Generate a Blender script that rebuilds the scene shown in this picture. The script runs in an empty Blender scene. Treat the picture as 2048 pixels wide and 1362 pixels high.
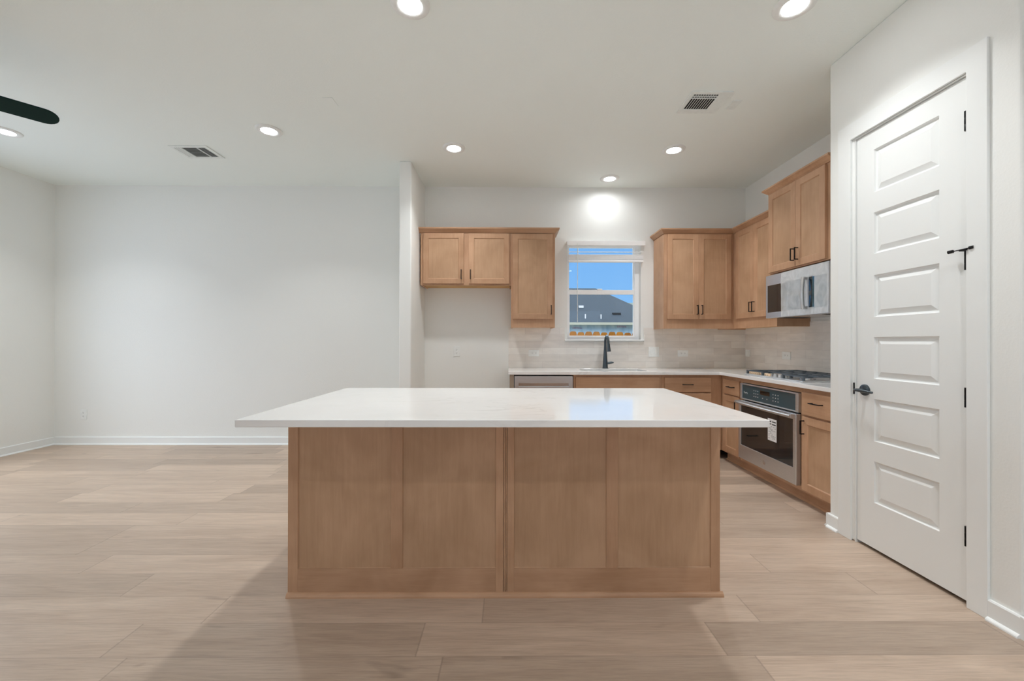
import bpy, bmesh, math, random
from mathutils import Vector, Matrix
random.seed(7)
PI = math.pi
S = bpy.context.scene
COL = S.collection
R = math.radians

# ------------------------------------------------------------------ camera
cam_d = bpy.data.cameras.new('camera')
cam = bpy.data.objects.new('camera', cam_d)
COL.objects.link(cam)
cam_d.sensor_fit = 'HORIZONTAL'
cam_d.sensor_width = 36.0
cam_d.lens = 36.0 * 812.33 / 2048.0
cam_d.clip_start = 0.05
cam_d.clip_end = 400
cam.location = (0, 0, 1.2272)
cam.matrix_world = Matrix.Translation((0, 0, 1.2272)) @ Matrix.Rotation(R(-0.4276), 4, 'Z') \
    @ Matrix.Rotation(R(90 + 0.1393), 4, 'X') @ Matrix.Rotation(R(0.1091), 4, 'Z')
S.camera = cam

# ------------------------------------------------------------------ colour management
S.view_settings.view_transform = 'Standard'
S.view_settings.look = 'None'
S.view_settings.gamma = 1.0
S.view_settings.use_curve_mapping = False
S.view_settings.exposure = 0.0
S.cycles.diffuse_bounces = 8

# ------------------------------------------------------------------ light: sky, sun, daylight through the rear windows
LAMP_WATTS = 7.8    # downward light of each ceiling lamp
LAMP = 46.0       # radiance of the ceiling diffusers
DAY = 3.0       # watts per square metre of rear window
DAY_LEFT = 6.0
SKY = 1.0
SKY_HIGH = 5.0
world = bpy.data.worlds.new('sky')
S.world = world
world.use_nodes = True
wn = world.node_tree
wn.nodes.clear()
o_ = wn.nodes.new('ShaderNodeOutputWorld')
bg = wn.nodes.new('ShaderNodeBackground')
tc = wn.nodes.new('ShaderNodeTexCoord')
sx = wn.nodes.new('ShaderNodeSeparateXYZ')
rp = wn.nodes.new('ShaderNodeValToRGB')
wn.links.new(tc.outputs['Generated'], sx.inputs[0])
wn.links.new(sx.outputs['Z'], rp.inputs[0])
rp.color_ramp.elements[0].position = 0.0
rp.color_ramp.elements[0].color = (0.28, 0.58, 1.0, 1)
rp.color_ramp.elements[1].position = 0.5
rp.color_ramp.elements[1].color = (0.82, 0.91, 1.0, 1)
e = rp.color_ramp.elements.new(0.25)
e.color = (0.20, 0.48, 0.95, 1)
wn.links.new(rp.outputs[0], bg.inputs[0])
# brighter, whiter sky high above the horizon
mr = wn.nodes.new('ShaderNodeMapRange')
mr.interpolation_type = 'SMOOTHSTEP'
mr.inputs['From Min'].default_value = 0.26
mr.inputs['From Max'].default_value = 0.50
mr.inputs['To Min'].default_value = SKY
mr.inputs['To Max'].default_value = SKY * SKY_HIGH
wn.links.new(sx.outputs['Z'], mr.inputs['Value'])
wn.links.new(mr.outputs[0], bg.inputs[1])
wn.links.new(bg.outputs[0], o_.inputs[0])

sun_d = bpy.data.lights.new('sun', 'SUN')
sun_d.energy = 5.0
sun_d.angle = R(0.6)
sun_d.color = (1.0, 0.97, 0.93)
sun = bpy.data.objects.new('sun', sun_d)
COL.objects.link(sun)
sun.rotation_euler = (R(40), 0, R(15))


def window_light(name, loc, rot, w, h, watts, color):
    d = bpy.data.lights.new(name, 'AREA')
    d.shape = 'RECTANGLE'
    d.size = w
    d.size_y = h
    d.energy = watts
    d.color = color
    o = bpy.data.objects.new(name, d)
    COL.objects.link(o)
    o.location = loc
    o.rotation_euler = rot
    return o


# rear wall windows (behind the camera) and the big side window of the living room
COOL = (0.97, 0.985, 1.0)
window_light('daylight_rear', (-2.6, -3.95, 1.35), (R(90), 0, 0), 2.4, 1.9, DAY * 4.56, COOL)
window_light('daylight_rear_side', (1.9, -3.95, 1.35), (R(90), 0, 0), 2.4, 1.9, DAY * 4.56, COOL)
window_light('daylight_left', (-5.72, 2.7, 1.5), (0, R(-90), 0), 1.8, 2.4, DAY_LEFT * 4.3, COOL)

# ------------------------------------------------------------------ node helpers


class NT:
    def __init__(s, name):
        s.m = bpy.data.materials.new(name)
        s.m.use_nodes = True
        s.t = s.m.node_tree
        s.b = s.t.nodes['Principled BSDF']
        s.out = s.t.nodes['Material Output']

    def n(s, typ, **kw):
        x = s.t.nodes.new(typ)
        for k, v in kw.items():
            setattr(x, k, v)
        return x

    def l(s, a, b):
        s.t.links.new(a, b)

    def math(s, op, a, b=None, c=None):
        x = s.n('ShaderNodeMath', operation=op)
        for i, v in enumerate((a, b, c)):
            if v is None:
                continue
            if isinstance(v, (int, float)):
                x.inputs[i].default_value = v
            else:
                s.l(v, x.inputs[i])
        return x.outputs[0]

    def mix(s, fac, a, b, blend='MIX'):
        x = s.n('ShaderNodeMix', data_type='RGBA', blend_type=blend)
        for i, v in ((0, fac), (6, a), (7, b)):
            if isinstance(v, (int, float)):
                x.inputs[i].default_value = v
            elif isinstance(v, tuple):
                x.inputs[i].default_value = (*v[:3], 1)
            else:
                s.l(v, x.inputs[i])
        return x.outputs[2]

    def noise(s, vec, scale, detail=3, rough=.5, dist=0):
        x = s.n('ShaderNodeTexNoise')
        x.inputs['Scale'].default_value = scale
        x.inputs['Detail'].default_value = detail
        x.inputs['Roughness'].default_value = rough
        x.inputs['Distortion'].default_value = dist
        s.l(vec, x.inputs['Vector'])
        return x.outputs['Fac']

    def ramp(s, fac, *els):
        x = s.n('ShaderNodeValToRGB')
        cr = x.color_ramp
        while len(cr.elements) < len(els):
            cr.elements.new(.5)
        for e, (p, c) in zip(cr.elements, els):
            e.position = p
            e.color = (*c, 1) if isinstance(c, tuple) else (c, c, c, 1)
        s.l(fac, x.inputs[0])
        return x.outputs[0]

    def bump(s, h, strength, dist):
        x = s.n('ShaderNodeBump')
        x.inputs['Strength'].default_value = strength
        x.inputs['Distance'].default_value = dist
        s.l(h, x.inputs['Height'])
        s.l(x.outputs[0], s.b.inputs['Normal'])

    def base(s, c, rough=.5, metal=0.0):
        if isinstance(c, tuple):
            s.b.inputs['Base Color'].default_value = (*c, 1)
        else:
            s.l(c, s.b.inputs['Base Color'])
        if isinstance(rough, (int, float)):
            s.b.inputs['Roughness'].default_value = rough
        else:
            s.l(rough, s.b.inputs['Roughness'])
        s.b.inputs['Metallic'].default_value = metal
        return s

    def obj(s):
        return s.n('ShaderNodeTexCoord').outputs['Object']

    def pos(s):
        return s.n('ShaderNodeNewGeometry').outputs['Position']

    def mapped(s, vec, scale):
        x = s.n('ShaderNodeMapping')
        x.inputs['Scale'].default_value = scale
        s.l(vec, x.inputs['Vector'])
        return x.outputs[0]


def sr(r, g, b):
    f = lambda c: (c / 255 / 12.92) if c / 255 <= .04045 else ((c / 255 + .055) / 1.055) ** 2.4
    return (f(r), f(g), f(b))


def plain(name, c, rough=.5, metal=0.0, noise_amt=.03, scale=40):
    n = NT(name)
    f = n.noise(n.obj(), scale, 2)
    lo = tuple(max(0, v * (1 - noise_amt)) for v in c)
    hi = tuple(min(1, v * (1 + noise_amt)) for v in c)
    n.base(n.ramp(f, (.3, lo), (.7, hi)), rough, metal)
    return n.m


def paint(name, c, bump=.15, rough=.6, scale=90):
    n = NT(name)
    n.base(c, rough)
    n.bump(n.noise(n.pos(), scale, 2, .5), bump, .004)
    return n.m


def wood(name, c1, c2, axis='z', rough=.42, spec=.32):
    n = NT(name)
    oi = n.n('ShaderNodeObjectInfo')
    rnd = n.math('MULTIPLY', oi.outputs['Random'], 37.0)
    add = n.n('ShaderNodeVectorMath', operation='ADD')
    cx = n.n('ShaderNodeCombineXYZ')
    for i in range(3):
        n.l(rnd, cx.inputs[i])
    n.l(n.obj(), add.inputs[0])
    n.l(cx.outputs[0], add.inputs[1])
    v = add.outputs[0]
    sc = {'z': (17, 17, 1.3), 'x': (1.3, 17, 17)}[axis]
    g = n.noise(n.mapped(v, sc), 3, 6, .6, .5)
    blot = n.noise(v, 3.0, 3, .5, .6)
    fine = n.noise(n.mapped(v, tuple(k * 3 for k in sc)), 6, 3, .6)
    f = n.math('ADD', n.math('MULTIPLY', g, .30), n.math('MULTIPLY', blot, .64))
    f = n.math('ADD', f, n.math('MULTIPLY', fine, .06))
    col = n.ramp(f, (.36, c2), (.62, c1))
    tone = n.math('ADD', n.math('MULTIPLY', oi.outputs['Random'], .10), .95)
    hsv = n.n('ShaderNodeHueSaturation')
    n.l(col, hsv.inputs['Color'])
    n.l(tone, hsv.inputs['Value'])
    n.base(hsv.outputs[0], rough)
    n.b.inputs['Specular IOR Level'].default_value = spec
    n.bump(fine, .04, .001)
    return n.m


M = {}
M['wall'] = paint('wall_paint', (.86, .87, .845))
M['ceil'] = paint('ceiling_paint', (.895, .95, .925), .2)
M['trim'] = paint('trim_paint', (.865, .885, .875), .02, .35, 30)
M['maple'] = wood('stained_maple', sr(200, 160, 128), sr(178, 138, 106))
M['maple_h'] = wood('stained_maple_horizontal', sr(200, 160, 128), sr(176, 136, 104), 'x')
M['maple_panel'] = wood('stained_maple_panel', sr(197, 160, 128), sr(176, 140, 108))
M['birch'] = wood('raw_birch', sr(226, 188, 132), sr(206, 164, 110), 'x', .6)
M['grey_panel'] = wood('panel_edge', sr(168, 152, 136), sr(150, 135, 120))
M['black'] = plain('matte_black_metal', (.012, .012, .013), .4, .6)
M['dark'] = plain('dark_recess', (.01, .01, .01), .8)
M['bronze'] = plain('gunmetal_faucet', (.085, .105, .12), .3, .8)
M['iron'] = plain('cast_iron', (.10, .125, .15), .3, .3)
M['plastic'] = plain('white_plastic', (.86, .88, .865), .35)
M['greywhite'] = plain('register_white', (.83, .88, .86), .45)
M['slot'] = plain('outlet_slot', (.12, .12, .12), .6)
M['vinyl'] = plain('white_vinyl', (.955, .955, .955), .4, noise_amt=.01)
M['paper'] = plain('sticker_paper', (.86, .86, .86), .7)
M['ink'] = plain('printed_ink', (.03, .03, .03), .7)
M['mark'] = plain('pale_print', (.42, .48, .50), .6)
M['fan'] = plain('dark_green_black_blade', (.002, .022, .018), .6)
M['fan'].node_tree.nodes['Principled BSDF'].inputs['Specular IOR Level'].default_value = .15
M['cardboard'] = plain('tan_foam_packing', sr(236, 205, 170), .8)
M['pipe'] = plain('pvc_pipe', (.35, .36, .38), .6)
M['redink'] = plain('wrap_print', sr(120, 50, 90), .7)
M['soffit'] = plain('pale_fascia', sr(120, 122, 112), .6)
M['badge'] = plain('badge_metal', (.6, .6, .6), .25, 1)


def steel():
    n = NT('brushed_steel')
    g = n.noise(n.mapped(n.obj(), (1.2, 60, 90)), 6, 4, .6)
    n.base(n.ramp(g, (.3, (.62, .63, .64)), (.7, (.74, .75, .76))), .42, 1.0)
    n.b.inputs['Anisotropic'].default_value = .5
    return n.m


M['steel'] = steel()


def black_glass(name, c, rough=.06):
    n = NT(name)
    n.base(c, rough)
    n.b.inputs['Specular IOR Level'].default_value = .8
    n.b.inputs['Coat Weight'].default_value = .4
    return n.m


M['oven_glass'] = black_glass('oven_glass', (.008, .014, .018))
M['panel_glass'] = black_glass('control_glass', (.022, .070, .092), .12)
M['screen'] = black_glass('display_black', (.004, .004, .004))


def film():
    n = NT('protective_film')
    t = n.n('ShaderNodeBsdfTransparent')
    g = n.n('ShaderNodeBsdfPrincipled')
    g.inputs['Base Color'].default_value = (.94, .97, .97, 1)
    g.inputs['Roughness'].default_value = .3
    w = n.noise(n.mapped(n.obj(), (4, 4, 2.5)), 3, 3, .5, 2.0)
    bp = n.n('ShaderNodeBump')
    bp.inputs['Strength'].default_value = .25
    bp.inputs['Distance'].default_value = .02
    n.l(w, bp.inputs['Height'])
    n.l(bp.outputs[0], g.inputs['Normal'])
    mx = n.n('ShaderNodeMixShader')
    n.l(n.ramp(w, (.35, .42), (.7, .54)), mx.inputs[0])
    n.l(t.outputs[0], mx.inputs[1])
    n.l(g.outputs[0], mx.inputs[2])
    n.l(mx.outputs[0], n.out.inputs[0])
    return n.m


M['film'] = film()


def glass():
    n = NT('window_glass')
    t = n.n('ShaderNodeBsdfTransparent')
    t.inputs[0].default_value = (.96, .98, .98, 1)
    g = n.n('ShaderNodeBsdfGlossy')
    g.inputs['Roughness'].default_value = .01
    fr = n.n('ShaderNodeFresnel')
    fr.inputs[0].default_value = 1.25
    mx = n.n('ShaderNodeMixShader')
    n.l(fr.outputs[0], mx.inputs[0])
    n.l(t.outputs[0], mx.inputs[1])
    n.l(g.outputs[0], mx.inputs[2])
    n.l(mx.outputs[0], n.out.inputs[0])
    return n.m


M['glass'] = glass()


def emit(name, c, s):
    n = NT(name)
    n.base((.8, .8, .8), .5)
    n.b.inputs['Emission Color'].default_value = (*c, 1)
    n.b.inputs['Emission Strength'].default_value = s
    return n.m


M['lamp'] = emit('lit_diffuser', (.97, .985, 1.0), LAMP)
M['lamp_dim'] = emit('dimmed_diffuser', (.97, .985, 1.0), LAMP * .42)


def quartz():
    n = NT('white_quartz')
    p = n.pos()
    w1 = n.noise(n.mapped(p, (1, 1.6, 1)), 1.1, 6, .55, 1.6)
    v = n.math('ABSOLUTE', n.math('SUBTRACT', w1, .5))
    vein = n.ramp(v, (0.0, 1.0), (.012, 0.0))
    msk = n.ramp(n.noise(p, 1.7, 2), (.48, 0.0), (.66, 1.0))
    fac = n.math('MULTIPLY', n.math('MULTIPLY', vein, msk), .35)
    cloud = n.ramp(n.noise(p, 2.2, 4, .6, .8), (.35, (.86, .85, .835)), (.7, (.90, .895, .885)))
    n.base(n.mix(fac, cloud, (.50, .48, .46)), .07)
    n.b.inputs['Specular IOR Level'].default_value = .55
    return n.m


M['quartz'] = quartz()


def floor_mat():
    n = NT('plank_floor')
    W_, L_ = .19, 1.22
    xyz = n.n('ShaderNodeSeparateXYZ')
    n.l(n.pos(), xyz.inputs[0])
    X, Y = xyz.outputs[0], xyz.outputs[1]
    yy = n.math('DIVIDE', n.math('SUBTRACT', Y, 1.586), W_)
    row = n.math('FLOOR', yy)
    wn1 = n.n('ShaderNodeTexWhiteNoise', noise_dimensions='1D')
    n.l(row, wn1.inputs['W'])
    xx = n.math('DIVIDE', n.math('ADD', X, n.math('MULTIPLY', wn1.outputs[0], 9.0)), L_)
    colm = n.math('FLOOR', xx)
    cv = n.n('ShaderNodeCombineXYZ')
    n.l(row, cv.inputs[0])
    n.l(colm, cv.inputs[1])
    wn2 = n.n('ShaderNodeTexWhiteNoise', noise_dimensions='2D')
    n.l(cv.outputs[0], wn2.inputs['Vector'])
    rnd = wn2.outputs[0]
    # grain coordinates, shifted per plank
    g = n.n('ShaderNodeCombineXYZ')
    n.l(n.math('ADD', n.math('MULTIPLY', X, 1.0), n.math('MULTIPLY', rnd, 40.0)), g.inputs[0])
    n.l(n.math('MULTIPLY', Y, 9.0), g.inputs[1])
    n.l(n.math('MULTIPLY', rnd, 17.0), g.inputs[2])
    G = g.outputs[0]
    n1 = n.noise(G, 1.6, 5, .6, .9)
    n2 = n.noise(n.mapped(G, (1, 3, 1)), 7, 4, .65, .3)
    n3 = n.noise(n.mapped(G, (1.4, .45, 1)), 2.2, 2, .5, .4)
    base = n.mix(n1, sr(162, 139, 120), sr(210, 190, 171))
    tone = n.ramp(rnd, (0, .80), (.5, .96), (1, 1.08))
    base = n.mix(1.0, base, tone, 'MULTIPLY')
    rings = n.ramp(n2, (.34, .84), (.58, 1.03))
    base = n.mix(1.0, base, rings, 'MULTIPLY')
    knot = n.ramp(n3, (.20, .66), (.31, 1.0))
    base = n.mix(1.0, base, knot, 'MULTIPLY')
    fy = n.math('FRACT', yy)
    fx = n.math('FRACT', xx)
    ey = n.math('MINIMUM', fy, n.math('SUBTRACT', 1.0, fy))
    ex = n.math('MINIMUM', fx, n.math('SUBTRACT', 1.0, fx))
    sy = n.ramp(ey, (.004, .78), (.011, 1.0))
    sxx = n.ramp(ex, (.0006, .72), (.0018, 1.0))
    seam = n.mix(1.0, sy, sxx, 'MULTIPLY')
    base = n.mix(1.0, base, seam, 'MULTIPLY')
    n.base(base, n.ramp(n2, (.3, .36), (.7, .46)))
    n.bump(n.math('ADD', n.math('MULTIPLY', n2, .3), seam), .12, .002)
    return n.m


M['floor'] = floor_mat()


def tile(name, u_axis, phase):
    n = NT(name)
    xyz = n.n('ShaderNodeSeparateXYZ')
    n.l(n.pos(), xyz.inputs[0])
    cv = n.n('ShaderNodeCombineXYZ')
    n.l(n.math('ADD', xyz.outputs[u_axis], phase), cv.inputs[0])
    n.l(n.math('SUBTRACT', xyz.outputs[2], .914), cv.inputs[1])
    b = n.n('ShaderNodeTexBrick')
    b.offset = .5
    b.inputs['Scale'].default_value = 1
    b.inputs['Brick Width'].default_value = .41
    b.inputs['Row Height'].default_value = .08
    b.inputs['Mortar Size'].default_value = .0012
    b.inputs['Mortar Smooth'].default_value = .3
    b.inputs['Bias'].default_value = 0
    b.inputs['Color1'].default_value = (.75, .70, .645, 1)
    b.inputs['Color2'].default_value = (.88, .85, .80, 1)
    b.inputs['Mortar'].default_value = (.66, .62, .58, 1)
    n.l(cv.outputs[0], b.inputs['Vector'])
    mott = n.noise(n.mapped(n.pos(), (1, 1, 3)), 6, 3)
    c = n.mix(1.0, b.outputs['Color'], n.ramp(mott, (.3, .93), (.7, 1.05)), 'MULTIPLY')
    n.base(c, .22)
    hh = n.math('ADD', n.math('MULTIPLY', n.noise(n.pos(), 14, 2), .25),
                n.math('SUBTRACT', 1.0, b.outputs['Fac']))
    n.bump(hh, .35, .002)
    return n.m


M['tile_back'] = tile('glazed_tile_back', 0, -.193)
M['tile_side'] = tile('glazed_tile_side', 1, .05)


def shingles():
    n = NT('roof_shingles')
    f = n.noise(n.mapped(n.pos(), (2, 5, 5)), 5, 4, .8)
    n.base(n.ramp(f, (.35, sr(2, 10, 18)), (.65, sr(26, 42, 56))), .9)
    return n.m


M['shingle'] = shingles()
M['shingle_far'] = plain('far_roof', sr(72, 82, 80), .9)


def wrap():
    n = NT('blue_house_wrap')
    f = n.noise(n.mapped(n.pos(), (2, 2, 1)), 2, 3)
    n.base(n.ramp(f, (.35, sr(118, 146, 170)), (.65, sr(150, 170, 188))), .6)
    return n.m


M['wrap'] = wrap()
M['cedar'] = wood('cedar_fence', sr(122, 78, 12), sr(96, 56, 6), 'z', .8, .2)


def grass():
    n = NT('bare_ground')
    n.base(n.ramp(n.noise(n.pos(), 2, 4), (.3, sr(120, 110, 84)), (.7, sr(150, 138, 108))), .95)
    return n.m


M['ground'] = grass()

# ------------------------------------------------------------------ geometry helpers


class MB:
    def __init__(s):
        s.bm = bmesh.new()

    def box(s, x0, x1, y0, y1, z0, z1):
        c = [s.bm.verts.new(p) for p in ((x0, y0, z0), (x1, y0, z0), (x1, y1, z0), (x0, y1, z0),
                                         (x0, y0, z1), (x1, y0, z1), (x1, y1, z1), (x0, y1, z1))]
        for f in ((0, 3, 2, 1), (4, 5, 6, 7), (0, 1, 5, 4), (1, 2, 6, 5), (2, 3, 7, 6), (3, 0, 4, 7)):
            s.bm.faces.new([c[i] for i in f])
        return s

    def poly(s, pts):
        s.bm.faces.new([s.bm.verts.new(p) for p in pts])
        return s

    def prism(s, prof, a0, a1, axis='x'):
        # prof: closed list of (u, v); axis x -> (a,u,v), y -> (u,a,v), z -> (u,v,a)
        def P(u, v, a):
            return {'x': (a, u, v), 'y': (u, a, v), 'z': (u, v, a)}[axis]
        A = [s.bm.verts.new(P(u, v, a0)) for u, v in prof]
        B = [s.bm.verts.new(P(u, v, a1)) for u, v in prof]
        n = len(prof)
        for i in range(n):
            j = (i + 1) % n
            s.bm.faces.new((A[i], A[j], B[j], B[i]))
        s.bm.faces.new(A)
        s.bm.faces.new(B[::-1])
        return s

    def lathe(s, prof, c=(0, 0, 0), n=32, axis='z', cap=True):
        # prof: list of (radius, height)
        def P(x, y, h):
            v = {'z': (x, y, h), 'x': (h, x, y), 'y': (x, h, y)}[axis]
            return (v[0] + c[0], v[1] + c[1], v[2] + c[2])
        rings = []
        for r, h in prof:
            if r < 1e-6:
                rings.append([s.bm.verts.new(P(0, 0, h))])
            else:
                rings.append([s.bm.verts.new(P(r * math.cos(2 * PI * i / n), r * math.sin(2 * PI * i / n), h))
                              for i in range(n)])
        for a, b in zip(rings, rings[1:]):
            for i in range(n):
                j = (i + 1) % n
                if len(a) == 1 and len(b) == 1:
                    continue
                if len(a) == 1:
                    s.bm.faces.new((a[0], b[i], b[j]))
                elif len(b) == 1:
                    s.bm.faces.new((a[i], a[j], b[0]))
                else:
                    s.bm.faces.new((a[i], a[j], b[j], b[i]))
        if cap:
            for r in (rings[0], rings[-1]):
                if len(r) > 2:
                    s.bm.faces.new(r)
        return s

    def tube(s, pts, rad, n=12, flat=1.0):
        pts = [Vector(p) for p in pts]
        rads = rad if isinstance(rad, (list, tuple)) else [rad] * len(pts)
        rings = []
        up = None
        for i, p in enumerate(pts):
            d = (pts[min(i + 1, len(pts) - 1)] - pts[max(i - 1, 0)]).normalized()
            if up is None:
                up = Vector((0, 0, 1)) if abs(d.z) < .9 else Vector((0, 1, 0))
            a = d.cross(up).normalized()
            up = a.cross(d).normalized()
            rings.append([s.bm.verts.new(p + (a * math.cos(2 * PI * k / n) + up * math.sin(2 * PI * k / n) * flat) * rads[i])
                          for k in range(n)])
        for a, b in zip(rings, rings[1:]):
            for k in range(n):
                j = (k + 1) % n
                s.bm.faces.new((a[k], a[j], b[j], b[k]))
        s.bm.faces.new(rings[0][::-1])
        s.bm.faces.new(rings[-1])
        return s

    def slab(s, us, vs, holes, t0, t1, axis='z'):
        """grid slab with cells left out; holes = set of (i, j). axis = thickness axis"""
        def P(u, v, t):
            return {'z': (u, v, t), 'y': (u, t, v), 'x': (t, u, v)}[axis]
        V = {}

        def vt(i, j, k):
            if (i, j, k) not in V:
                V[(i, j, k)] = s.bm.verts.new(P(us[i], vs[j], (t0, t1)[k]))
            return V[(i, j, k)]
        nu, nv = len(us) - 1, len(vs) - 1
        full = lambda i, j: 0 <= i < nu and 0 <= j < nv and (i, j) not in holes
        for i in range(nu):
            for j in range(nv):
                if not full(i, j):
                    continue
                for k in (0, 1):
                    s.bm.faces.new((vt(i, j, k), vt(i + 1, j, k), vt(i + 1, j + 1, k), vt(i, j + 1, k)))
                for di, dj, a, b in ((-1, 0, (i, j), (i, j + 1)), (1, 0, (i + 1, j), (i + 1, j + 1)),
                                     (0, -1, (i, j), (i + 1, j)), (0, 1, (i, j + 1), (i + 1, j + 1))):
                    if not full(i + di, j + dj):
                        s.bm.faces.new((vt(*a, 0), vt(*b, 0), vt(*b, 1), vt(*a, 1)))
        return s

    def build(s, name, mat, parent=None, smooth=False, bevel=0.0, seg=2):
        bmesh.ops.recalc_face_normals(s.bm, faces=s.bm.faces)
        me = bpy.data.meshes.new(name)
        s.bm.to_mesh(me)
        s.bm.free()
        if smooth:
            for p in me.polygons:
                p.use_smooth = True
            me.set_sharp_from_angle(angle=R(40))
        me.materials.append(M[mat])
        o = bpy.data.objects.new(name, me)
        COL.objects.link(o)
        if parent is not None:
            o.parent = parent
        if bevel:
            b = o.modifiers.new('bevel', 'BEVEL')
            b.width = bevel
            b.segments = seg
            b.limit_method = 'ANGLE'
            b.angle_limit = R(40)
        return o


def tag(o, label, cat, group=None):
    o['label'] = label
    o['category'] = cat
    if group:
        o['group'] = group
    return o


def thing(name, label, cat, loc=(0, 0, 0), rz=0, group=None):
    o = bpy.data.objects.new(name, None)
    o.empty_display_size = .1
    COL.objects.link(o)
    o.location = loc
    o.rotation_euler = (0, 0, rz)
    return tag(o, label, cat, group)


def struct(o):
    o['kind'] = 'structure'
    return o


def copy_thing(src, loc, rz, label):
    r = src.copy()
    COL.objects.link(r)
    r.location = loc
    r.rotation_euler = (0, 0, rz)
    r['label'] = label
    for ch in list(src.children):
        c = ch.copy()
        COL.objects.link(c)
        c.parent = r
        for g in list(ch.children):
            d = g.copy()
            COL.objects.link(d)
            d.parent = c
    return r


# ------------------------------------------------------------------ dimensions (metres)
D = 4.842      # back wall
C = 3.068      # ceiling
XL = -5.373    # left wall
XW = 2.831     # kitchen right wall
XP0, XP1, YP = -1.1254, -1.0007, 4.155   # partition beside the fridge space
PX, PY0, PY1 = 2.132, 1.669, 2.6865      # pantry block
YR = -3.6      # rear wall
XR = 6.2

# ------------------------------------------------------------------ room shell
struct(MB().box(XL - .15, XR + .15, YR - .15, D + .15, -.1, 0).build('floor', 'floor'))
struct(MB().box(XL - .15, XR + .15, YR - .15, D + .15, C, C + .15).build('ceiling', 'ceil'))
WX0, WX1, WZ0, WZ1 = .695, 1.574, 1.254, 2.430
struct(MB().slab([XL - .15, WX0, WX1, XR + .15], [0, WZ0, WZ1, C], {(1, 1)}, D, D + .15, 'y').build('wall_back', 'wall'))
struct(MB().slab([YR, 1.5, 3.9, D], [0, .6, 2.4, C], {(1, 1)}, XL - .15, XL, 'x').build('wall_left', 'wall'))
struct(MB().box(XW, XW + .12, PY0 + .12, D, 0, C).build('wall_right', 'wall'))
struct(MB().box(XP0, XP1, YP, D, 0, C).build('wall_partition', 'wall', bevel=.012, seg=4))
DY0, DY1, DZ = 1.866, 2.490, 2.482
struct(MB().slab([PY0, DY0, DY1, PY1], [0, DZ, C], {(1, 0)}, PX, PX + .12, 'x').build('wall_pantry', 'wall', bevel=.014, seg=4))
struct(MB().box(PX + .12, XW, PY1 - .12, PY1, 0, C).build('wall_pantry_far', 'wall'))
struct(MB().box(PX + .12, XR, PY0, PY0 + .12, 0, C).build('wall_pantry_near', 'wall'))
struct(MB().box(XR, XR + .15, YR, PY0 + .12, 0, C).build('wall_far_right', 'wall'))
struct(MB().slab([XL, -3.8, -1.4, .7, 3.1, XR], [0, .4, 2.3, C], {(1, 1), (3, 1)}, YR - .15, YR, 'y').build('wall_rear', 'wall'))

SHOE = [(0, 0), (-.014, 0), (-.0135, .006), (-.010, .011), (-.005, .015), (0, .0165)]


def baseboard(name, runs):
    """runs: list of (axis, a0, a1, plane, sign) sign = direction the board faces"""
    m = MB()
    for axis, a0, a1, pl, sg in runs:
        t, h = .013, .092
        prof = [(pl, 0), (pl + sg * t, 0), (pl + sg * t, h - .006), (pl + sg * (t - .004), h), (pl, h)]
        m.prism(prof, a0, a1, axis)
        m.prism([(pl + sg * (t - u), v) for u, v in SHOE], a0, a1, axis)
    return struct(m.build(name, 'trim'))


baseboard('baseboard_back', [('x', XL, XP0, D, -1)])
baseboard('baseboard_fridge_space', [('x', XP1, 0, D, -1)])
baseboard('baseboard_left', [('y', YR, D, XL, 1)])
baseboard('baseboard_partition', [('x', XP0, XP1, YP, -1), ('y', YP, D, XP1, 1), ('y', YP, D, XP0, -1)])
baseboard('baseboard_pantry_left', [('y', 2.601, PY1, PX, -1), ('x', PX - .013, 2.22, PY1, 1)])
baseboard('baseboard_pantry_right', [('y', PY0, 1.783, PX, -1), ('x', PX - .013, XR, PY0, -1)])

# tiled splashback, a layer on the two kitchen walls
sb = MB().slab([-.005, WX0 - .03, WX1 + .035, XW - .008], [.914, 1.226, 1.394], {(1, 1)}, D - .008, D, 'y').build('wall_splashback_back', 'tile_back')
struct(sb)
struct(MB().box(XW - .008, XW, PY1, D, .914, 1.42).build('wall_splashback_right', 'tile_side'))

# rear windows behind the camera
for k, (a, b) in enumerate(((-3.8, -1.4), (.7, 3.1))):
    w = struct(MB().slab([a, a + .05, b - .05, b], [.4, .45, 2.25, 2.3], {(1, 1)}, YR - .12, YR - .06, 'y').build('window_%d' % (k + 2), 'vinyl'))
    MB().box((a + b) / 2 - .025, (a + b) / 2 + .025, YR - .11, YR - .07, .45, 2.25).build('mullion', 'vinyl', w)

w = struct(MB().slab([1.5, 1.55, 3.85, 3.9], [.6, .65, 2.35, 2.4], {(1, 1)}, XL - .12, XL - .06, 'x').build('window_4', 'vinyl'))
MB().box(XL - .11, XL - .07, 2.675, 2.725, .65, 2.35).build('mullion', 'vinyl', w)
MB().box(XL - .11, XL - .07, 1.55, 3.85, 1.47, 1.52).build('meeting_rail', 'vinyl', w)

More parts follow.
